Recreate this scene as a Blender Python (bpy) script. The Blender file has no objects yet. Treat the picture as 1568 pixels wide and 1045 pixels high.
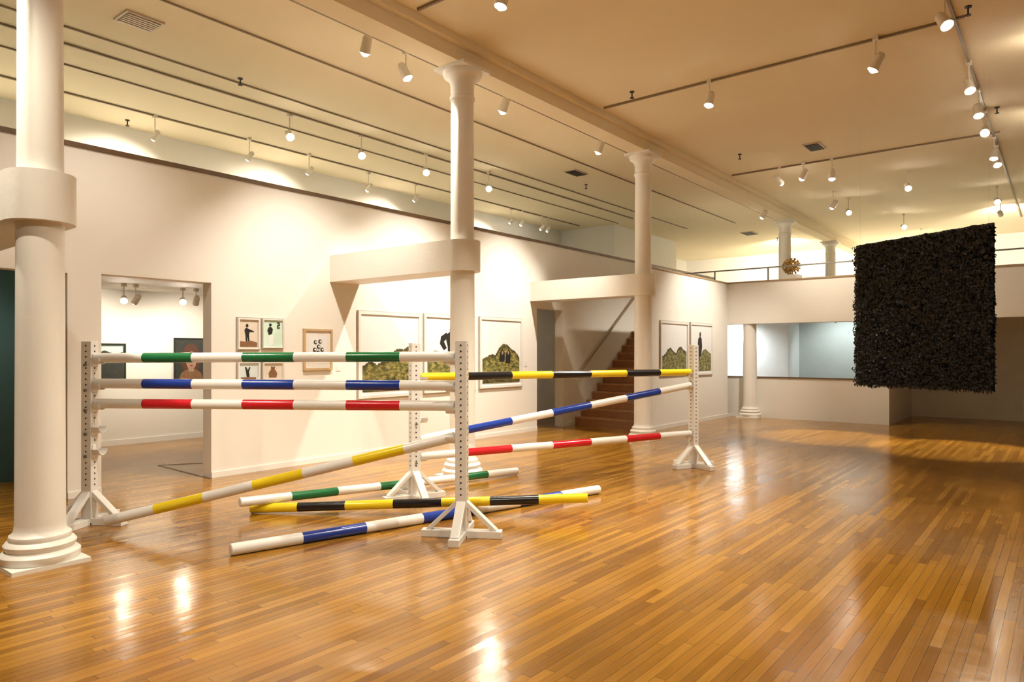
import bpy, math, random
from mathutils import Vector, Matrix
random.seed(7)
sc=bpy.context.scene
sc.view_settings.view_transform='Standard'
sc.view_settings.look='None'
sc.view_settings.exposure=0.0

# ------------------------------------------------------------ materials
def new_mat(name,col,rough=.5,metal=0.,noise=0.,nscale=6.,bump=0.,bscale=40.,emit=None,estr=0.,spec=.5,coat=0.):
    m=bpy.data.materials.new(name); m.use_nodes=True
    nt=m.node_tree; b=nt.nodes['Principled BSDF']
    b.inputs['Base Color'].default_value=(*col,1); b.inputs['Roughness'].default_value=rough
    b.inputs['Metallic'].default_value=metal
    b.inputs['Specular IOR Level'].default_value=spec
    b.inputs['Coat Weight'].default_value=coat
    tc=nt.nodes.new('ShaderNodeTexCoord')
    if noise>0:
        n=nt.nodes.new('ShaderNodeTexNoise'); n.inputs['Scale'].default_value=nscale; n.inputs['Detail'].default_value=2
        nt.links.new(tc.outputs['Object'],n.inputs['Vector'])
        mx=nt.nodes.new('ShaderNodeMix'); mx.data_type='RGBA'
        k=noise
        mx.inputs['A'].default_value=(*[v*(1-k) for v in col],1)
        mx.inputs['B'].default_value=(*[min(1,v*(1+k)) for v in col],1)
        nt.links.new(n.outputs['Fac'],mx.inputs['Factor']); nt.links.new(mx.outputs['Result'],b.inputs['Base Color'])
    if bump>0:
        n2=nt.nodes.new('ShaderNodeTexNoise'); n2.inputs['Scale'].default_value=bscale
        nt.links.new(tc.outputs['Object'],n2.inputs['Vector'])
        bp=nt.nodes.new('ShaderNodeBump'); bp.inputs['Strength'].default_value=bump; bp.inputs['Distance'].default_value=.01
        nt.links.new(n2.outputs['Fac'],bp.inputs['Height']); nt.links.new(bp.outputs['Normal'],b.inputs['Normal'])
    if emit:
        b.inputs['Emission Color'].default_value=(*emit,1); b.inputs['Emission Strength'].default_value=estr
        m.cycles.emission_sampling='NONE'
    return m
M={}
M['wall']=new_mat('wall_paint',(.82,.805,.755),.7,noise=.02,nscale=1.5)
M['ceil']=new_mat('ceiling_paint',(.83,.73,.52),.8,noise=.04,nscale=.8)
M['col']=new_mat('column_paint',(.82,.80,.745),.45,noise=.03,nscale=3,bump=.12,bscale=25)
M['trimd']=new_mat('dark_wood_trim',(.12,.07,.03),.4,noise=.3)
M['tan']=new_mat('tan_trim',(.35,.24,.13),.5,noise=.1)
M['track']=new_mat('track_metal',(.24,.18,.11),.5,noise=.1)
M['lampw']=new_mat('lamp_housing',(.80,.75,.64),.4,noise=.03)
M['bulb']=new_mat('lamp_bulb',(1,1,1),.3,emit=(1,.92,.76),estr=110)
M['white']=new_mat('white_gloss_paint',(.84,.84,.82),.22,noise=.03)
M['green']=new_mat('green_gloss_paint',(.012,.15,.05),.2,noise=.08)
M['blue']=new_mat('blue_gloss_paint',(.012,.045,.32),.2,noise=.08)
M['red']=new_mat('red_gloss_paint',(.60,.015,.025),.2,noise=.08)
M['yellow']=new_mat('yellow_gloss_paint',(.88,.68,.02),.22,noise=.06)
M['black']=new_mat('black_gloss_paint',(.012,.012,.014),.2,noise=.1)
M['hole']=new_mat('hole_dark',(.03,.03,.03),.6)
M['teal']=new_mat('teal_paint',(.06,.15,.16),.6,noise=.08)
M['stair']=new_mat('stair_wood',(.32,.14,.05),.35,noise=.3,nscale=12)
M['nose']=new_mat('stair_tread_wood',(.42,.22,.09),.35,noise=.2,nscale=12)
M['rail']=new_mat('handrail_wood',(.30,.22,.15),.4,noise=.1)
M['rug']=new_mat('black_leather_shag',(.0045,.0048,.006),.34,noise=.4,nscale=14,spec=.4)
M['frame']=new_mat('white_frame',(.80,.78,.74),.4)
M['frameg']=new_mat('frame_edge_grey',(.46,.43,.38),.5)
M['wood']=new_mat('frame_oak',(.55,.40,.22),.45,noise=.15,nscale=20)
M['paper']=new_mat('white_paper',(.80,.82,.83),.6)
M['mint']=new_mat('pale_green_paper',(.60,.78,.68),.6,noise=.05)
M['beige']=new_mat('beige_paper',(.70,.63,.53),.6,noise=.08,nscale=20)
M['palebl']=new_mat('pale_blue_paper',(.62,.70,.70),.6,noise=.1,nscale=20)
M['ink']=new_mat('black_ink',(.012,.012,.012),.6)
M['brown']=new_mat('brown_ink',(.22,.11,.05),.6,noise=.3,nscale=30)
M['skin']=new_mat('painted_skin',(.36,.25,.18),.5,noise=.1,nscale=30)
M['hair']=new_mat('painted_hair',(.10,.035,.02),.5,noise=.2,nscale=30)
M['dkcanvas']=new_mat('dark_canvas',(.03,.035,.03),.5,noise=.5,nscale=20)
M['dkland']=new_mat('dark_green_canvas',(.06,.09,.06),.5,noise=.5,nscale=15)
M['brass']=new_mat('brass',(.42,.26,.09),.35,metal=1,noise=.1)
M['vent']=new_mat('vent_metal',(.55,.48,.36),.4,noise=.05)
M['ventd']=new_mat('vent_dark',(.03,.025,.02),.6)
M['coolw']=new_mat('cool_wall_lit_part',(.80,.85,.85),.6,noise=.03)  # bluish light and brightness of the lit wall part put into the colour
M['coolg']=new_mat('cool_wall_dim_part',(.42,.49,.47),.6,noise=.05)  # less lit part of that room, dimness put into the colour
M['grey']=new_mat('grey_metal',(.25,.24,.22),.4,metal=.6)
M['label']=new_mat('wall_label_card',(.72,.74,.74),.6)

def land_mat(name='printed_landscape',dark=1.):
    m=bpy.data.materials.new(name); m.use_nodes=True; nt=m.node_tree; b=nt.nodes['Principled BSDF']
    tc=nt.nodes.new('ShaderNodeTexCoord'); n=nt.nodes.new('ShaderNodeTexNoise')
    n.inputs['Scale'].default_value=11; n.inputs['Detail'].default_value=12; n.inputs['Roughness'].default_value=.82
    mp=nt.nodes.new('ShaderNodeMapping'); mp.inputs['Scale'].default_value=(1,1,1.9); mp.inputs['Rotation'].default_value=(0,.25,0)
    r=nt.nodes.new('ShaderNodeValToRGB'); e=r.color_ramp.elements
    e[0].position=.34; e[0].color=(.014*dark,.018*dark,.010*dark,1); e[1].position=.70; e[1].color=(.66*dark,.54*dark,.30*dark,1)
    for p,c in ((.43,(.06,.07,.025)),(.50,(.20,.19,.05)),(.57,(.40,.33,.11))):
        a=e.new(p); a.color=(*[v*dark for v in c],1)
    nt.links.new(tc.outputs['Object'],mp.inputs[0]); nt.links.new(mp.outputs[0],n.inputs['Vector']); nt.links.new(n.outputs['Fac'],r.inputs['Fac'])
    nt.links.new(r.outputs['Color'],b.inputs['Base Color']); b.inputs['Roughness'].default_value=.5
    return m
M['land']=land_mat(); M['land2']=land_mat('printed_landscape_dark',.4)

def floor_mat():
    m=bpy.data.materials.new('oak_strip_floor'); m.use_nodes=True; nt=m.node_tree; b=nt.nodes['Principled BSDF']
    N=nt.nodes.new; Lk=nt.links.new
    def math_(op,a,b_=None,c_=None):
        n=N('ShaderNodeMath'); n.operation=op
        for i,v in enumerate((a,b_,c_)):
            if v is None: continue
            if isinstance(v,(int,float)): n.inputs[i].default_value=v
            else: Lk(v,n.inputs[i])
        return n.outputs[0]
    tc=N('ShaderNodeTexCoord'); sp=N('ShaderNodeSeparateXYZ'); Lk(tc.outputs['Object'],sp.inputs[0])
    w=.057
    yr=math_('DIVIDE',sp.outputs['Y'],w); row=math_('FLOOR',yr); fy=math_('FRACT',yr)
    wn=N('ShaderNodeTexWhiteNoise'); wn.noise_dimensions='1D'; Lk(row,wn.inputs['W'])
    xo=math_('ADD',math_('DIVIDE',sp.outputs['X'],1.25),math_('MULTIPLY',wn.outputs['Value'],9.0))
    idx=math_('FLOOR',xo); fx=math_('FRACT',xo)
    cb=N('ShaderNodeCombineXYZ'); Lk(row,cb.inputs[0]); Lk(idx,cb.inputs[1])
    w2=N('ShaderNodeTexWhiteNoise'); w2.noise_dimensions='2D'; Lk(cb.outputs[0],w2.inputs['Vector'])
    r=N('ShaderNodeValToRGB'); e=r.color_ramp.elements
    e[0].position=0; e[0].color=(.225,.095,.009,1); e[1].position=1; e[1].color=(.40,.195,.026,1)
    a=e.new(.5); a.color=(.31,.142,.015,1)
    Lk(w2.outputs['Value'],r.inputs['Fac'])
    cg=N('ShaderNodeCombineXYZ'); Lk(math_('MULTIPLY',sp.outputs['X'],3.0),cg.inputs[0]); Lk(math_('MULTIPLY',sp.outputs['Y'],70.0),cg.inputs[1]); Lk(w2.outputs['Value'],cg.inputs[2])
    ng=N('ShaderNodeTexNoise'); ng.inputs['Scale'].default_value=1.0; ng.inputs['Detail'].default_value=3; Lk(cg.outputs[0],ng.inputs['Vector'])
    big=N('ShaderNodeTexNoise'); big.inputs['Scale'].default_value=.9; big.inputs['Detail'].default_value=3; Lk(tc.outputs['Object'],big.inputs['Vector'])
    gm=math_('ADD',math_('MULTIPLY',ng.outputs['Fac'],.45),math_('MULTIPLY',big.outputs['Fac'],.7))
    gm=math_('ADD',gm,.42)
    gap=math_('LESS_THAN',fy,.05); gap2=math_('LESS_THAN',fx,.003)
    g=math_('MAXIMUM',gap,gap2); gi=math_('SUBTRACT',1.0,math_('MULTIPLY',g,.6))
    tot=math_('MULTIPLY',gm,gi)
    vm=N('ShaderNodeVectorMath'); vm.operation='SCALE'; Lk(r.outputs['Color'],vm.inputs[0]); Lk(tot,vm.inputs['Scale'])
    Lk(vm.outputs[0],b.inputs['Base Color'])
    nr=N('ShaderNodeTexNoise'); nr.inputs['Scale'].default_value=2.2; nr.inputs['Detail'].default_value=3; Lk(tc.outputs['Object'],nr.inputs['Vector'])
    Lk(math_('ADD',math_('MULTIPLY',nr.outputs['Fac'],.18),.075),b.inputs['Roughness'])
    b.inputs['Specular IOR Level'].default_value=.6
    nb=N('ShaderNodeTexNoise'); nb.inputs['Scale'].default_value=7; nb.inputs['Detail'].default_value=3; Lk(tc.outputs['Object'],nb.inputs['Vector'])
    tilt=math_('MULTIPLY',math_('SUBTRACT',w2.outputs['Value'],.5),math_('MULTIPLY',fy,.8))
    h=math_('SUBTRACT',math_('ADD',math_('MULTIPLY',nb.outputs['Fac'],.7),tilt),math_('MULTIPLY',g,.4))
    bp=N('ShaderNodeBump'); bp.inputs['Strength'].default_value=.17; bp.inputs['Distance'].default_value=.01
    Lk(h,bp.inputs['Height']); Lk(bp.outputs['Normal'],b.inputs['Normal'])
    return m
M['floor']=floor_mat()

# ------------------------------------------------------------ mesh builder
class MB:
    def __init__(s): s.v=[]; s.f=[]; s.m=[]; s.sm=[]; s.names=[]
    def mi(s,n):
        if n not in s.names: s.names.append(n)
        return s.names.index(n)
    def add(s,vs,fs,mat,smooth=False):
        o=len(s.v); s.v+= [tuple(v) for v in vs]; k=s.mi(mat)
        for f in fs: s.f.append([i+o for i in f]); s.m.append(k); s.sm.append(smooth)
    def box(s,a,b,mat,mtx=None):
        x0,y0,z0=a; x1,y1,z1=b
        vs=[Vector(p) for p in [(x0,y0,z0),(x1,y0,z0),(x1,y1,z0),(x0,y1,z0),(x0,y0,z1),(x1,y0,z1),(x1,y1,z1),(x0,y1,z1)]]
        if mtx: vs=[mtx@v for v in vs]
        s.add(vs,[(0,3,2,1),(4,5,6,7),(0,1,5,4),(1,2,6,5),(2,3,7,6),(3,0,4,7)],mat)
    def beam(s,p0,p1,w,h,mat,up=(0,0,1)):
        p0=Vector(p0);p1=Vector(p1); d=(p1-p0).normalized(); u=Vector(up)
        r=d.cross(u).normalized(); u=r.cross(d).normalized()
        vs=[]
        for p in (p0,p1):
            for a,b in ((-1,-1),(1,-1),(1,1),(-1,1)): vs.append(p+r*a*w/2+u*b*h/2)
        s.add(vs,[(0,1,2,3),(7,6,5,4),(0,4,5,1),(1,5,6,2),(2,6,7,3),(3,7,4,0)],mat)
    def cyl(s,p0,p1,r0,r1=None,mat='white',n=20,caps=True):
        r1=r0 if r1 is None else r1
        p0=Vector(p0);p1=Vector(p1); d=(p1-p0).normalized()
        a=Vector((0,0,1)) if abs(d.z)<.9 else Vector((1,0,0))
        x=d.cross(a).normalized(); y=d.cross(x)
        vs=[]
        for p,r in ((p0,r0),(p1,r1)):
            for i in range(n):
                t=2*math.pi*i/n; vs.append(p+(x*math.cos(t)+y*math.sin(t))*r)
        s.add(vs,[(i,(i+1)%n,n+(i+1)%n,n+i) for i in range(n)],mat,True)
        if caps:
            s.add(vs[:n],[tuple(reversed(range(n)))],mat); s.add(vs[n:],[tuple(range(n))],mat)
    def lathe(s,prof,c,mat,n=40,smooth=True):
        vs=[];fs=[]
        for r,z in prof:
            for i in range(n):
                t=2*math.pi*i/n; vs.append((c[0]+r*math.cos(t),c[1]+r*math.sin(t),c[2]+z))
        for k in range(len(prof)-1):
            for i in range(n):
                fs.append((k*n+i,k*n+(i+1)%n,(k+1)*n+(i+1)%n,(k+1)*n+i))
        fs.append(tuple(reversed(range(n)))); L=(len(prof)-1)*n; fs.append(tuple(range(L,L+n)))
        s.add(vs,fs,mat,smooth)
    def sphere(s,c,r,mat,n=12,sz=1.0):
        prof=[]
        for k in range(n+1):
            a=-math.pi/2+math.pi*k/n; prof.append((max(r*math.cos(a),.0005),r*math.sin(a)*sz))
        s.lathe(prof,c,mat,n*2)
    def obj(s,name,origin=None,bevel=0,auto=True):
        o=Vector(origin) if origin else Vector((0,0,0))
        me=bpy.data.meshes.new(name); me.from_pydata([tuple(Vector(v)-o) for v in s.v],[],s.f)
        for n in s.names: me.materials.append(M[n])
        for p,k,q in zip(me.polygons,s.m,s.sm): p.material_index=k; p.use_smooth=q
        me.update()
        ob=bpy.data.objects.new(name,me); sc.collection.objects.link(ob); ob.location=o
        if bevel:
            md=ob.modifiers.new('bevel','BEVEL'); md.width=bevel; md.segments=2; md.limit_method='ANGLE'; md.angle_limit=math.radians(50)
        return ob
def autosmooth(ob,ang=35):
    me=ob.data
    import bmesh
    bm=bmesh.new(); bm.from_mesh(me)
    bmesh.ops.remove_doubles(bm,verts=bm.verts,dist=1e-5)
    for e in bm.edges:
        if len(e.link_faces)==2 and e.calc_face_angle(0)>math.radians(ang): e.smooth=False
    bm.to_mesh(me); bm.free()

# ------------------------------------------------------------ room shell
CZ=5.35; WY=8.25; WT=3.74
b=MB(); b.box((-5,-5,-.1),(27.2,12.6,0),'floor'); b.obj('floor')
b=MB(); b.box((-5,-5,CZ),(27.2,12.6,CZ+.15),'ceil'); b.obj('ceiling')
b=MB(); b.box((-5.2,-5.2,0),(-5,12.8,CZ),'wall'); b.obj('wall_back')
b=MB(); b.box((-5,-5.2,0),(27.4,-5,CZ),'wall'); b.obj('wall_right')
b=MB(); b.box((-5,12.4,0),(27.2,12.6,CZ),'wall'); b.obj('wall_gallery_rear')
b=MB(); b.box((27.2,-5,0),(27.4,12.6,CZ),'wall'); b.obj('wall_far')
b=MB()
Y0,Y1=WY,WY+.2
def seg(x0,x1,z0,z1): b.box((x0,Y0,z0),(x1,Y1,z1),'wall')
seg(-5,1.0,0,WT); seg(1.0,2.81,2.39,WT); seg(2.81,3.14,0,WT); seg(3.14,4.39,2.41,WT)
seg(4.39,11.13,0,WT); seg(11.13,12.04,2.43,WT); seg(12.04,20,0,WT)
b.obj('wall_left')
b=MB(); b.box((-5,Y0-.02,WT),(20,Y1+.03,WT+.05),'trimd'); b.obj('trim_1')
b=MB()
for x0,x1 in ((-5,1.0),(2.81,3.14),(4.39,11.13),(12.04,12.45)): b.box((x0,Y0-.012,0),(x1,Y0,.07),'wall')
b.obj('baseboard_left')
b=MB(); b.box((3.0,12.385,0),(14,12.4,.09),'wall'); b.obj('baseboard_rear')
b=MB(); b.box((-5,8.45,2.6),(16.75,12.4,2.75),'wall'); b.box((16.75,-5,2.5),(27.2,12.4,2.75),'wall'); b.obj('floor_mezzanine')
b=MB(); b.box((12.1,6.4,0),(16.35,6.55,3.2),'wall'); b.obj('wall_stair')
b=MB(); b.box((12.1,6.388,0),(16.6,6.4,.08),'wall'); b.obj('baseboard_stair')
b=MB(); b.box((12.1,6.39,3.2),(16.35,6.56,3.235),'tan'); b.box((16.33,-5,3.2),(16.77,8.25,3.235),'tan'); b.obj('trim_2')
b=MB(); b.box((16.35,-5,2.23),(16.75,8.25,3.2),'wall'); b.obj('wall_mezzanine_parapet')
b=MB(); b.box((16.62,2.97,0),(16.76,8.25,.95),'wall'); b.obj('wall_half_height')
b=MB(); b.box((16.60,2.95,.95),(16.79,8.25,.975),'trimd'); b.obj('trim_3')
b=MB(); b.box((16.76,2.97,0),(19.4,3.1,2.5),'wall'); b.obj('wall_alcove_side')
b=MB(); b.box((19.4,-5,0),(19.55,3.1,2.5),'wall'); b.obj('wall_alcove_rear')
b=MB(); b.box((19.38,-5,0),(19.4,2.97,.09),'wall'); b.obj('baseboard_alcove')
b=MB(); b.box((17.9,5.45,0),(18.05,8.25,2.5),'coolw'); b.box((18.05,5.45,0),(18.9,5.55,2.5),'coolw'); b.box((18.8,3.1,0),(18.95,5.45,2.5),'coolg'); b.obj('wall_glazed_room')
b=MB(); b.box((2.84,8.45,0),(3.0,12.4,2.6),'wall'); b.obj('wall_partition_a')
b=MB(); b.box((-5,9.9,0),(2.84,10.0,2.6),'teal'); b.obj('wall_teal')
b=MB(); b.box((10.3,8.45,0),(10.45,12.4,2.6),'wall'); b.obj('added_light_divider')  # unseen partition added so the spaces either side light differently
b=MB(); b.box((13.6,8.45,0),(13.75,12.4,2.6),'wall'); b.obj('wall_partition_c')
b=MB(); b.box((18,10.5,2.75),(22.2,12.4,CZ),'wall'); b.obj('wall_upper_block')
BZ=5.09
b=MB(); b.box((-5,5.76,BZ),(27.2,6.08,CZ),'ceil'); b.box((-5,5.68,5.26),(27.2,5.76,CZ),'ceil'); b.box((-5,6.08,5.26),(27.2,6.16,CZ),'ceil')
b.obj('ceiling_beam')

# ------------------------------------------------------------ columns
def column(x,y=5.92,z0=0,zt=BZ,collar=True,capital=True,cz=(2.56,2.94),name='column'):
    b=MB()
    b.box((x-.25,y-.25,z0),(x+.25,y+.25,z0+.03),'col')
    base=[(.245,.03),(.255,.05),(.255,.085),(.235,.105),(.215,.115),(.225,.13),(.23,.155),(.215,.175),(.195,.185),(.20,.2),(.195,.22),(.175,.235),(.165,.26)]
    zz=zt-z0
    sh=[(.16,.3),(.155,1.6)]
    if zz>3: sh+=[(.152,2.6),(.146,3.0),(.142,zz-.45)]
    else: sh+=[(.15,zz-.4)]
    cap=[(.142,zz-.40),(.158,zz-.385),(.158,zz-.355),(.145,zz-.34),(.148,zz-.2),(.17,zz-.15),(.2,zz-.12),(.235,zz-.10),(.245,zz-.07),(.245,zz-.04)] if capital else [(.15,zz)]
    b.lathe(base+sh+cap,(x,y,z0),'col',48)
    if capital: b.box((x-.25,y-.25,zt-.04),(x+.25,y+.25,zt),'col')
    if collar:
        z1,z2=cz; R=.225; n=20
        pts=[(x-R-.04,WY),(x-R,y)]
        for i in range(1,n): 
            a=math.pi+math.pi*i/n; pts.append((x+R*math.cos(a),y+R*math.sin(a)))
        pts+=[(x+R,y),(x+R+.04,WY)]
        k=len(pts)
        vs=[(p[0],p[1],z1) for p in pts]+[(p[0],p[1],z2) for p in pts]
        b.add(vs,[(i,i+1,k+i+1,k+i) for i in range(k-1)],'col',True)
        b.add(vs,[tuple(reversed(range(k))),tuple(range(k,2*k))],'col')
    o=b.obj(name,(x,y,z0)); autosmooth(o)
    return o
column(1.84,cz=(2.50,2.86)); column(6.42); column(11.17)
column(16.52,z0=0,zt=2.23,collar=False,capital=False)
column(19.15,z0=2.75,collar=False); column(23.75,z0=2.75,collar=False)

# ------------------------------------------------------------ staircase
b=MB(); N=16; x0=12.5; tr=.225; ri=2.75/N
for i in range(N):
    xa=x0+i*tr
    b.box((xa,6.56,0 if i<1 else i*ri-.0),(xa+tr+.001 if i<N-1 else 16.34,8.24,(i+1)*ri-.03),'stair')
    b.box((xa-.025,6.56,(i+1)*ri-.03),(xa+tr if i<N-1 else 16.34,8.24,(i+1)*ri),'nose')
    if i>0: b.box((xa,6.57,0),(xa+tr,8.23,i*ri),'stair')
b.obj('staircase')
b=MB()
b.cyl((12.5,8.17,1.07),(16.0,8.17,3.62),.022,mat='rail',n=12)
for k in range(4):
    xx=12.7+k*1.0; z=1.07+(xx-12.5)*2.55/3.5
    b.cyl((xx,8.17,z-.02),(xx,8.25,z-.06),.01,mat='grey',n=8)
b.obj('stair_handrail',(14,8.17,2))

# mezzanine metal railing
b=MB()
b.beam((16.55,8.2,3.55),(16.55,-4.9,3.55),.04,.03,'grey')
yy=8.1
while yy>-4.9:
    b.box((16.535,yy-.015,3.235),(16.565,yy+.015,3.55),'grey'); yy-=1.3
b.obj('mezzanine_railing')

# sphere sculpture on pedestal
b=MB(); b.box((17.45,5.1,2.75),(17.85,5.5,3.45),'wall'); b.obj('display_pedestal')
b=MB(); cs=Vector((17.65,5.3,3.67))
b.sphere(cs,.12,'brass',10)
for i in range(70):
    z=1-2*(i+.5)/70; a=i*2.39996; r=math.sqrt(1-z*z); d=Vector((r*math.cos(a),r*math.sin(a),z))
    b.cyl(cs+d*.11,cs+d*.20,.008,.014,'brass',6); b.sphere(cs+d*.2,.022,'brass',4)
b.obj('brass_sphere_sculpture',cs)

# ------------------------------------------------------------ jump stands
S=[Vector((2.53,6.9,0)),Vector((4.31,3.98,0)),Vector((5.09,5.38,0)),Vector((8.86,3.94,0))]
def stand(p,q,cups,H=1.65):
    d=(q-p); d.z=0; d.normalize()
    ang=math.atan2(d.y,d.x); mt=Matrix.Translation(p)@Matrix.Rotation(ang,4,'Z')
    b=MB(); w=.048
    b.box((-w,-w,0.02),(w,w,H),'white',mt)
    A=.34
    for k,(ux,uy) in enumerate(((1,0),(-1,0),(0,1),(0,-1))):
        u=(mt.to_3x3()@Vector((ux,uy,0)))
        b.beam(p+u*w+Vector((0,0,.03)),p+u*A+Vector((0,0,.03)),.09,.06,'white')
        b.beam(p+u*(w*.6)+Vector((0,0,.30)),p+u*(A-.05)+Vector((0,0,.055)),.075,.035,'white')
    for i in range(26):
        z=.36+i*.05
        for s in (1,-1):
            a=mt@Vector((0,s*w,z)); c=mt@Vector((0,s*(w+.002),z)); b.cyl(a,c,.008,mat='hole',n=8)
            a=mt@Vector((s*w,0,z)); c=mt@Vector((s*(w+.002),0,z)); b.cyl(a,c,.008,mat='hole',n=8)
    for z in cups:
        b.box((w,-.035,z-.08),(w+.008,.035,z+.04),'white',mt)
        n=8; vs=[];R=.05
        for i in range(n+1):
            a=math.pi+math.pi*i/n
            for xx in (w+.005,w+.085):
                for rr in (R,R+.007): vs.append(mt@Vector((xx,rr*math.cos(a),z+rr*math.sin(a))))
        fs=[]
        for i in range(n):
            o=i*4; fs+=[(o,o+4,o+6,o+2),(o+1,o+3,o+7,o+5),(o+2,o+6,o+7,o+3),(o,o+1,o+5,o+4)]
        b.add(vs,fs,'white',True)
        b.cyl(mt@Vector((0,-w-.018,z-.06)),mt@Vector((0,-w,z-.06)),.012,mat='grey',n=10)
    return b.obj('jump_stand',p,bevel=.004)
stand(S[0],S[1],[1.5,1.27,1.09,.88,.68])
stand(S[1],S[0],[1.5,1.27,1.09,.84])
stand(S[2],S[3],[1.29,.63,.45,.86])
stand(S[3],S[2],[1.28,1.11,.46])

# ------------------------------------------------------------ poles
def pole(p0,p1,cols,r=.044,bounds=None,name='jump_pole'):
    p0=Vector(p0);p1=Vector(p1); n=len(cols); b=MB(); L=(p1-p0).length; d=(p1-p0)/L
    bd=bounds or [i/n for i in range(n+1)]
    ch=.006
    for i,cn in enumerate(cols):
        a=p0.lerp(p1,bd[i]); c=p0.lerp(p1,bd[i+1])
        if i==0: b.cyl(a,a+d*ch,r-ch,r,cn,28,caps=False); 
        if i==n-1: b.cyl(c-d*ch,c,r,r-ch,cn,28,caps=False)
        b.cyl(a+(d*ch if i==0 else d*0),c-(d*ch if i==n-1 else d*0),r,r,cn,28,caps=False)
        x=d.cross(Vector((0,0,1))).normalized(); y=d.cross(x)
        if i==0: 
            vs=[a+(x*math.cos(2*math.pi*k/28)+y*math.sin(2*math.pi*k/28))*(r-ch) for k in range(28)]
            b.add(vs,[tuple(reversed(range(28)))],cn)
        if i==n-1:
            vs=[c+(x*math.cos(2*math.pi*k/28)+y*math.sin(2*math.pi*k/28))*(r-ch) for k in range(28)]
            b.add(vs,[tuple(range(28))],cn)
    return b.obj(name,(p0+p1)/2)
def between(i,j,z0,z1,cols,off=.06):
    a,c=S[i],S[j]; d=(c-a).normalized()
    return pole(a+d*off+Vector((0,0,z0)),c-d*off+Vector((0,0,z1)),cols)
W='white'
def alt(x): return [W,x,W,x,W,x,W]
between(0,1,1.5,1.515,alt('green')); between(0,1,1.27,1.27,alt('blue')); between(0,1,1.09,1.10,alt('red'))
YK=['yellow','black']*3+['yellow']
between(2,3,1.29,1.285,YK); between(2,3,.63,1.11,alt('blue')); between(2,3,.45,.46,alt('red'))
dd=(S[1]-S[0]).normalized()
pole((2.50,6.46,.10),S[1]-dd*.06+Vector((0,0,.84)),alt('yellow'))
pole((2.80,4.98,.047),(6.56,4.02,.047),alt('blue'),r=.046)
pole((3.50,6.06,.145),(6.92,5.44,.05),alt('green'))
pole((3.67,6.15,.045),(5.58,3.54,.175),YK)

# ------------------------------------------------------------ hanging rug
b=MB()
A=Vector((10.80,2.34,0)); B=Vector((9.87,.67,0)); u=(B-A).normalized(); Lr=(B-A).length; nrm=Vector((-u.y,u.x,0))
if nrm.dot(Vector((-10,-1,0)))<0: nrm=-nrm
z0,z1=1.10,3.07
vs=[A+nrm*o+Vector((0,0,z)) + (u*(Lr if e else 0)) for o in (-.015,.01) for e,z in ((0,z0),(1,z0),(1,z1),(0,z1))]
b.add(vs,[(0,1,2,3),(7,6,5,4),(0,4,5,1),(1,5,6,2),(2,6,7,3),(3,7,4,0)],'rug')
rows,colsn=68,100
for i in range(rows):
    ph=[random.uniform(0,6.28) for _ in range(3)]
    for j in range(colsn):
        xr=(j+random.random()); cl=.5+.5*math.sin(xr*.7+ph[0])*math.sin(xr*.29+ph[1])
        z=z1-(i+.3+.4*random.random())*(z1-z0)/rows+.012*math.sin(xr*.4+ph[2]); x=xr*Lr/colsn
        base=A+u*x+Vector((0,0,z))+nrm*.01
        ln=random.uniform(.028,.055); w=random.uniform(.008,.015); out=random.uniform(.012,.028)+.03*cl
        sw=random.uniform(-.035,.035); tw=random.uniform(-.7,.7)
        wd=(u*math.cos(tw)+nrm*math.sin(tw))*w
        p1=base+nrm*out+Vector((0,0,.002))+u*sw*.4; p2=base+nrm*(out+.010)+Vector((0,0,-.45*ln))+u*sw*.8; p3=base+nrm*(out*.7)+Vector((0,0,-ln))+u*sw
        vs=[base-wd,base+wd,p1+wd,p1-wd,p2+wd*.9,p2-wd*.9,p3+wd*.3,p3-wd*.3]
        b.add(vs,[(0,1,2,3),(3,2,4,5),(5,4,6,7)],'rug')
for k in range(720):
    t=random.random(); side=k%4
    if side==0: base=A+u*(t*Lr)+Vector((0,0,z0+.02)); d=Vector((0,0,-1))
    elif side==1: base=A+u*(t*Lr)+Vector((0,0,z1-.01)); d=Vector((0,0,.25))
    elif side==2: base=A+Vector((0,0,z0+t*(z1-z0))); d=-u*.5+Vector((0,0,-.5))
    else: base=B+Vector((0,0,z0+t*(z1-z0))); d=u*.5+Vector((0,0,-.5))
    d=d+u*random.uniform(-.3,.3)+nrm*random.uniform(0,.5); ln=random.uniform(.02,.055); w=.010
    sd=d.cross(nrm).normalized()*w
    b.add([base-sd,base+sd,base+d*ln+sd*.5,base+d*ln-sd*.5],[(0,1,2,3)],'rug')
for t in (.03,.97):
    p=A+u*(Lr*t); b.cyl(p+Vector((0,0,z1-.02)),p+Vector((0,0,CZ)),.001,mat='lampw',n=6)
b.obj('black_shag_wall_hanging',(10.3,1.5,2.1))

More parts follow.
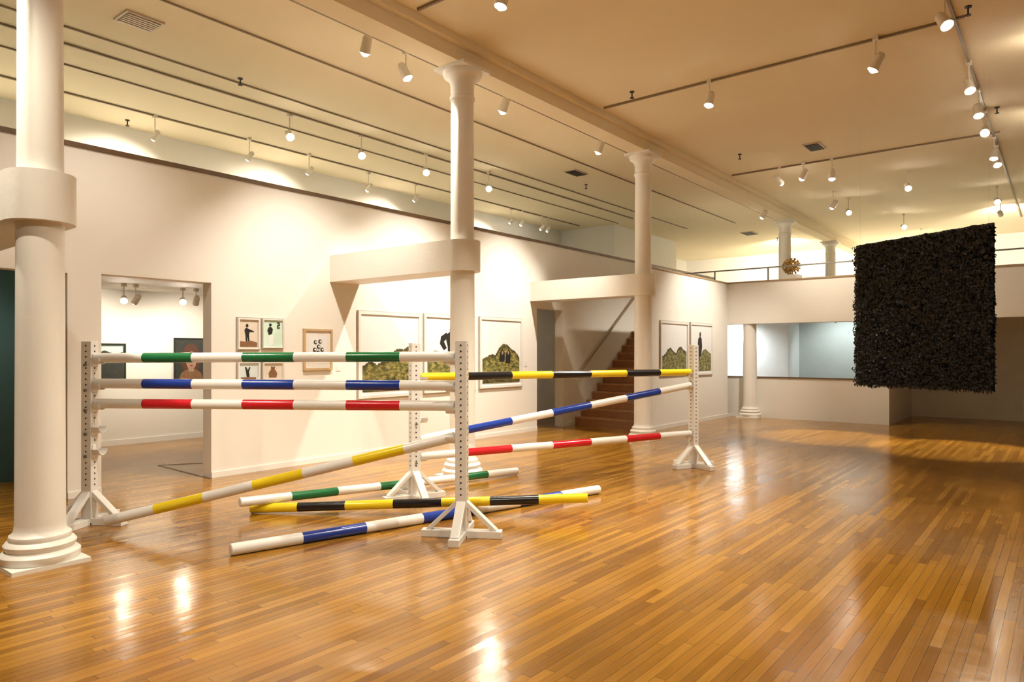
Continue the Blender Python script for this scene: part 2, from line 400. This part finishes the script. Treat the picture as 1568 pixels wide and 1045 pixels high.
# ------------------------------------------------------------ framed art (all face -Y)
def art(name,x0,x1,z0,z1,y,fm,bw,mat='paper',shapes=(),th=.035,edge=None):
    b=MB()
    b.box((x0,y-th,z0),(x0+bw,y,z1),fm); b.box((x1-bw,y-th,z0),(x1,y,z1),fm)
    b.box((x0+bw,y-th,z0),(x1-bw,y,z0+bw),fm); b.box((x0+bw,y-th,z1-bw),(x1-bw,y,z1),fm)
    if edge:
        e=.012
        for (a,c,d_,f_) in ((x0-e,x0,z0-e,z1+e),(x1,x1+e,z0-e,z1+e)): b.box((a,y-th*.8,d_),(c,y,f_),edge)
        b.box((x0,y-th*.8,z0-e),(x1,y,z0),edge); b.box((x0,y-th*.8,z1),(x1,y,z1+e),edge)
    b.box((x0+bw,y-th*.45,z0+bw),(x1-bw,y-.001,z1-bw),mat)
    iw=x1-x0-2*bw; ih=z1-z0-2*bw; k=0
    for m_,pts in shapes:
        k+=1; yy=y-th*.45-.0015*k
        vs=[(x0+bw+iw*px,yy,z0+bw+ih*pz) for px,pz in pts]
        b.add(vs,[tuple(range(len(vs)))],m_)
    return b.obj(name,((x0+x1)/2,y,(z0+z1)/2))
def ell(cx,cz,rx,rz,n=20): return [(cx+rx*math.cos(2*math.pi*i/n),cz+rz*math.sin(2*math.pi*i/n)) for i in range(n)]
def hill(tops,x0=.03,x1=.97,zb=.04,j=.010,n=80):
    pts=[(x0,zb),(x1,zb)]
    for i in range(n,-1,-1):
        t=i/n; k=t*(len(tops)-1); a=int(min(k,len(tops)-2)); z=tops[a]+(tops[a+1]-tops[a])*(k-a)
        pts.append((x0+(x1-x0)*t,z+random.uniform(-j,j)))
    return pts
SKIN_FIG=lambda cx,zb,s,w=1: [('ink',[(cx-.10*s*w,zb),(cx-.11*s*w,zb+.42*s),(cx-.17*s*w,zb+.62*s),(cx-.13*s*w,zb+.82*s),(cx-.04*s*w,zb+.88*s),(cx+.04*s*w,zb+.88*s),(cx+.13*s*w,zb+.83*s),(cx+.17*s*w,zb+.6*s),(cx+.11*s*w,zb+.42*s),(cx+.10*s*w,zb)]),('ink',ell(cx+.01,zb+.95*s,.055*s*w,.075*s))]
art('framed_landscape_photograph',6.65,7.92,.86,2.17,WY,'frame',.045,'paper',[('land2',hill([.36,.42,.38,.42,.50,.58,.57,.63,.64])),('land',hill([.32,.39,.35,.37,.46,.53,.48,.56,.58])),('land2',hill([.10,.16,.12,.18,.22,.16,.2,.18],j=.02))],edge='frameg')
art('framed_landscape_photograph',8.0,9.26,.88,2.18,WY,'frame',.045,'paper',SKIN_FIG(.50,.40,.46,1.15)+[('ink',[(.36,.55),(.28,.64),(.30,.74),(.42,.80),(.44,.72),(.36,.67),(.42,.58)]),('land',hill([.50,.55,.50,.48,.45,.52,.50])),('land2',hill([.14,.2,.16,.2,.14,.2],j=.02))],edge='frameg')
art('framed_landscape_photograph',9.38,10.62,.90,2.19,WY,'frame',.045,'paper',[('land2',hill([.40,.44,.48,.46,.58,.64,.62,.56,.52,.42])),('land',hill([.35,.40,.43,.40,.54,.58,.58,.50,.48,.38],j=.015)),('ink',[(.44,.36),(.46,.50),(.52,.57),(.58,.50),(.57,.36)]),('skin',ell(.52,.50,.022,.03)),('ink',[(.60,.34),(.62,.50),(.68,.56),(.73,.50),(.72,.34)]),('skin',ell(.67,.50,.022,.03)),('land2',hill([.08,.14,.12,.16,.10],j=.02))],edge='frameg')
art('framed_landscape_photograph',12.77,14.07,1.08,2.19,6.4,'frame',.045,'paper',[('land2',hill([.34,.38,.48,.52,.44,.40,.52,.54,.46,.44])),('land',hill([.30,.33,.43,.47,.39,.35,.47,.48,.41,.39]))],edge='frameg')
art('framed_silhouette_photograph',14.19,15.38,1.05,2.20,6.4,'frame',.045,'paper',SKIN_FIG(.42,.12,.72,.9)+[('land',hill([.30,.38,.30,.34,.48,.50,.44,.40]))],edge='frameg')
fig=[('ink',[(.35,.22),(.33,.45),(.28,.62),(.36,.72),(.42,.70),(.55,.66),(.78,.60),(.80,.56),(.55,.56),(.52,.45),(.55,.22),(.47,.22),(.44,.40),(.42,.22)]),('ink',ell(.42,.79,.07,.06)),('brown',[(.05,.04),(.95,.04),(.95,.20),(.6,.26),(.3,.22),(.05,.24)])]
art('framed_figure_drawing',4.73,5.03,1.59,1.99,WY,'frame',.018,'beige',fig,edge='frameg')
art('framed_figure_drawing',5.08,5.38,1.61,1.99,WY,'frame',.012,'mint',[('paper',[(.30,.06),(.28,.40),(.40,.55),(.55,.40),(.52,.06)]),('ink',[(.28,.45),(.20,.62),(.28,.74),(.42,.74),(.50,.66),(.45,.48)]),('ink',ell(.36,.82,.07,.06)),('ink',[(.72,.70),(.88,.70),(.88,.74),(.76,.74),(.76,.78),(.88,.80),(.86,.92),(.72,.92),(.72,.88),(.82,.88),(.82,.84),(.72,.82)])],edge='frameg')
art('framed_figure_drawing',4.73,5.03,1.17,1.43,WY,'frame',.018,'palebl',[('ink',[(.40,.2),(.36,.5),(.30,.8),(.38,.78),(.46,.6),(.55,.8),(.6,.75),(.52,.5),(.56,.2)]),('brown',[(.1,.05),(.9,.05),(.9,.18),(.1,.2)])],edge='frameg')
art('framed_figure_drawing',5.08,5.38,1.17,1.42,WY,'frame',.014,'beige',[('brown',[(.3,.15),(.7,.15),(.74,.4),(.64,.6),(.36,.6),(.26,.4)]),('brown',ell(.5,.68,.11,.11)),('ink',ell(.42,.78,.03,.03)),('ink',ell(.58,.78,.03,.03))],edge='frameg')
art('framed_ring_print',5.70,6.18,1.30,1.88,WY,'wood',.03,'frame',[('paper',[(.14,.12),(.86,.12),(.86,.88),(.14,.88)])]+[('ink',ell(cx,cz,.07,.055)) for cx,cz in ((.40,.70),(.58,.72),(.52,.58),(.66,.50),(.50,.42),(.62,.34),(.36,.50))]+[('paper',ell(cx,cz,.04,.03)) for cx,cz in ((.40,.70),(.58,.72),(.52,.58),(.66,.50),(.50,.42),(.62,.34),(.36,.50))])
b=MB(); b.box((6.26,WY-.005,1.28),(6.34,WY,1.36),'label'); b.box((6.27,WY-.006,1.30),(6.33,WY-.005,1.345),'frame'); b.obj('wall_label',(6.3,WY,1.32))
b=MB(); b.box((10.72,WY-.005,1.28),(10.80,WY,1.36),'label'); b.box((10.73,WY-.006,1.30),(10.79,WY-.005,1.345),'frame'); b.obj('wall_label',(10.76,WY,1.32))
art('portrait_painting',5.90,6.52,1.0,1.81,12.4,'ink',.02,'dkcanvas',[('hair',ell(.5,.52,.30,.38)),('brown',[(.08,.02),(.92,.02),(.80,.22),(.62,.30),(.38,.30),(.20,.22)]),('skin',[(.42,.24),(.58,.24),(.60,.40),(.40,.40)]),('skin',ell(.5,.52,.17,.24)),('hair',[(.31,.56),(.33,.74),(.5,.82),(.67,.74),(.69,.56),(.62,.68),(.5,.72),(.40,.68)]),('ink',ell(.43,.55,.030,.014)),('ink',ell(.57,.55,.030,.014)),('brown',[(.49,.54),(.51,.54),(.535,.45),(.465,.45)]),('red',ell(.5,.385,.05,.014))],edge=None)
art('landscape_painting',4.45,5.09,1.04,1.70,12.4,'ink',.015,'dkland',[('palebl',[(.05,.76),(.95,.76),(.95,.95),(.05,.95)]),('dkcanvas',hill([.5,.78,.84,.74,.8],zb=.03))])

b=MB(); b.beam((4.43,9.74,.002),(4.36,8.2,.002),.03,.004,'trimd'); b.beam((4.43,9.74,.002),(4.99,9.41,.002),.03,.004,'trimd'); b.obj('floor_threshold_strip')

# ------------------------------------------------------------ ceiling hardware
def trackA(y,x0,x1,w=.03,h=.025,n='lighting_track',m='track'):
    b=MB(); b.box((x0,y-w/2,CZ-h),(x1,y+w/2,CZ),m); b.obj(n,((x0+x1)/2,y,CZ))
def trackB(x,y0,y1,w=.03,h=.03,n='lighting_track'):
    b=MB(); b.box((x-w/2,y0,CZ-h),(x+w/2,y1,CZ),'track'); b.obj(n,(x,(y0+y1)/2,CZ))
trackB(5.35,-4.5,5.6); trackB(9.3,.9,5.6); trackB(14.55,.9,5.6); trackB(.6,-4.5,5.6)
trackA(1.0,4,24); trackA(6.5,-3,20); trackA(9.6,-3,17.5); trackA(11.4,-3,17.5)
trackA(10.3,-4,17.9,.02,.02,'conduit'); trackA(9.1,-4,20,.02,.02,'conduit'); trackA(7.6,-4,20,.02,.02,'conduit')

LC=(1.0,.88,.70)
PW=1.0
def lamp(pos,target,power,size=70,blend=.6,bulb=True,zc=CZ,s=1.0,col=LC,r=.05,name='track_spotlight'):
    p=Vector(pos); t=Vector(target); d=(t-p).normalized()
    b=MB()
    b.box((p.x-.03,p.y-.03,zc-.05),(p.x+.03,p.y+.03,zc-.0),'lampw')
    piv=p-d*.06*s
    b.cyl((p.x,p.y,zc-.02),(p.x,p.y,piv.z),.009,mat='lampw',n=8)
    b.cyl(p-d*.15*s,p-d*.11*s,.035*s,.055*s,'lampw',20)
    b.cyl(p-d*.11*s,p+d*.06*s,.055*s,.062*s,'lampw',20,caps=False)
    b.cyl(p+d*.0*s,p+d*.001*s,.052*s,.052*s,'lampw',20)
    b.sphere(p+d*.045*s,.05*s,'bulb',5)
    o=b.obj(name,p)
    if power>0:
        l=bpy.data.lights.new('spot_beam','SPOT'); l.energy=power*PW; l.color=col; l.spot_size=math.radians(size); l.spot_blend=blend; l.shadow_soft_size=r
        lo=bpy.data.objects.new('spot_beam',l); sc.collection.objects.link(lo)
        lo.location=Vector(d*.17*s); lo.rotation_euler=d.to_track_quat('-Z','Y').to_euler(); lo.parent=o
    return o
# picture-wall washers
WC=(1.0,.90,.76)
lamp((2.9,6.5,5.05),(3.0,8.25,.8),200,90,1,col=WC)
lamp((5.2,6.3,5.05),(5.6,8.25,.5),640,80,1,col=WC)
lamp((7.7,6.3,5.05),(7.6,8.25,.5),980,80,1,col=WC)
lamp((10.3,6.3,5.05),(9.9,8.25,.5),920,80,1,col=WC)
lamp((14.4,4.1,5.05),(14.6,6.4,1.0),820,80,.9,col=WC)
# room lamps
lamp((9.25,1.8,5.0),(8.6,4.5,0),800,85,.8)
lamp((9.3,3.9,5.05),(8.0,4.3,0),450,80,.8)
lamp((5.35,1.2,5.05),(4.2,3.8,0),650,90,.8)  # unseen lamp added to brighten the near floor
lamp((5.35,4.4,5.05),(4.2,5.0,0),550,90,.8)
lamp((6.0,6.5,5.05),(7.3,4.4,0),650,75,.8)
lamp((1.0,6.5,5.05),(3.4,5.2,0),520,75,.8)
lamp((5.35,-2.0,5.05),(6,-.5,0),420,110,.9)
lamp((.6,1.5,5.05),(1.8,3.2,0),320,110,.9)  # added out of view, fills the foreground floor with light
lamp((.6,4.6,5.05),(2.2,5.8,0.3),300,90,.8)  # another unseen fill lamp added for foreground floor brightness
lamp((8.5,1.0,5.0),(6.5,-1.0,1.0),320,110,.8)
lamp((10.8,1.0,5.0),(9.0,.0,1.5),0)
lamp((12.0,1.0,5.0),(10.5,.5,1.5),0)
lamp((13.1,1.0,5.0),(6.0,1.2,0),300,60,.8)
lamp((14.8,1.0,5.0),(13.2,1.4,0),1700,32,.5)
lamp((15.4,1.0,5.0),(13.5,.2,2.0),0)
lamp((14.55,3.6,5.0),(13.6,3.4,0),1700,32,.5)
lamp((14.55,4.6,5.05),(16.4,3.0,2.7),320,120,1)
lamp((10.1,0.0,4.95),(11.0,.55,5.35),16,120,1)  # unseen uplight added to make a glow on the ceiling
lamp((13.6,-.1,4.95),(13.95,.8,5.35),16,120,1)  # second added uplight out of view, for the farther ceiling glow
# far lamps over the mezzanine
for p,t,e in (((16.5,2.6,5.0),(14,1.6,2.75),0),((18.5,4.2,5.0),(15.5,2.5,2.75),0),((17.5,4.3,5.0),(17.6,5.2,3.6),60),((19.3,1.25,5.0),(16,0.5,3),0),
              ((21.1,1.3,5.0),(27.2,1,3.6),1100),((21.6,3.5,5.0),(18,2,3.6),0),((17.4,5.9,4.95),(17.4,7.5,3),200),((23.0,7.0,5.0),(27.2,8.5,3.8),1500),((24.5,3.5,5),(27.2,4.5,3.6),800)):
    lamp(p,t,e,100,.9)
# mezzanine rows over the picture wall
for x,y,e in ((6.44,9.67,100),(7.84,9.62,100),(9.34,9.56,100),(11.09,9.48,100)):
    lamp((x,y,5.0),(4.2 if x<8 else 5.2,3.2,0),e,50,.8)
for x,y,e in ((5.13,11.4,230),(6.71,11.3,0),(7.95,11.3,230),(9.56,11.5,0),(10.86,11.45,220),(14.3,11.45,200),(15.6,11.4,0),(2.6,11.4,230)):
    lamp((x,y,5.0),(x-.2,12.4,4.0),e,130,.9,s=.8)
for x in (14.7,15.9): lamp((x,11.4,5.0),(x,12.4,3.8),0,s=.8)
# low rooms
for p,t,e in (((4.58,11.2,2.35),(2.6,6.3,0.2),9),((4.75,11.2,2.35),(4.5,12.4,1.2),70),((5.48,11.2,2.38),(3.2,6.0,.2),9),((5.7,11.2,2.38),(6.0,12.4,1),85),((7.8,10.5,2.38),(7.0,12.0,.3),90),((12.1,9.8,2.35),(12.4,12.4,1.2),60),((2.2,9.0,2.35),(2.0,9.9,1.0),14)):  # last one is an unseen lamp added to brighten the teal wall
    lamp(p,t,e,140,.8,zc=2.6,s=.8)
cool=(.95,.99,1.0)
lamp((17.3,7.0,2.3),(17.95,6.8,1.3),170,140,.8,zc=2.5,s=.6,col=cool,name='cool_downlight')
lamp((17.7,4.3,2.3),(18.8,4.3,1.3),72,140,.8,zc=2.5,s=.6,col=cool,name='cool_downlight')

# vents and sprinklers
def vent(x,y,w,l,dark):
    b=MB(); z=CZ
    b.box((x-w/2,y-l/2,z-.02),(x+w/2,y+l/2,z),'vent')
    b.box((x-w/2+.03,y-l/2+.03,z-.023),(x+w/2-.03,y+l/2-.03,z-.02),'ventd' if dark else 'track')
    k=6
    for i in range(k):
        yy=y-l/2+.05+(l-.1)*i/(k-1)
        b.box((x-w/2+.03,yy-.012,z-.03),(x+w/2-.03,yy+.012,z-.02),'ventd' if dark else 'vent')
    b.obj('ceiling_vent',(x,y,z))
vent(3.56,8.3,.42,.35,False); vent(12.3,8.1,.5,.3,True); vent(13.48,3.64,.5,.3,True); vent(22,7.9,.6,.4,True)
for x,y in ((5.18,8.95),(9.0,4.95),(13.13,4.9),(13.33,8.5),(9.09,.85),(13.1,.85),(4.96,12.0),(23.5,7.5),(3.2,2.8)):
    b=MB(); b.cyl((x,y,CZ),(x,y,CZ-.012),.035,mat='ventd',n=14); b.cyl((x,y,CZ-.012),(x,y,CZ-.09),.01,mat='ventd',n=8); b.cyl((x,y,CZ-.09),(x,y,CZ-.1),.03,mat='ventd',n=12)
    b.obj('sprinkler_head',(x,y,CZ))

# ------------------------------------------------------------ world + camera
w=bpy.data.worlds.new('world'); sc.world=w; w.use_nodes=True
w.node_tree.nodes['Background'].inputs[0].default_value=(.9,.8,.65,1); w.node_tree.nodes['Background'].inputs[1].default_value=.1
cam=bpy.data.cameras.new('camera'); co=bpy.data.objects.new('camera',cam); sc.collection.objects.link(co)
cam.sensor_width=36; cam.lens=24.45; cam.shift_y=.0112; cam.clip_end=200
co.location=(0,0,1.55); co.rotation_euler=(math.radians(90),0,math.radians(38.6-90))
sc.camera=co
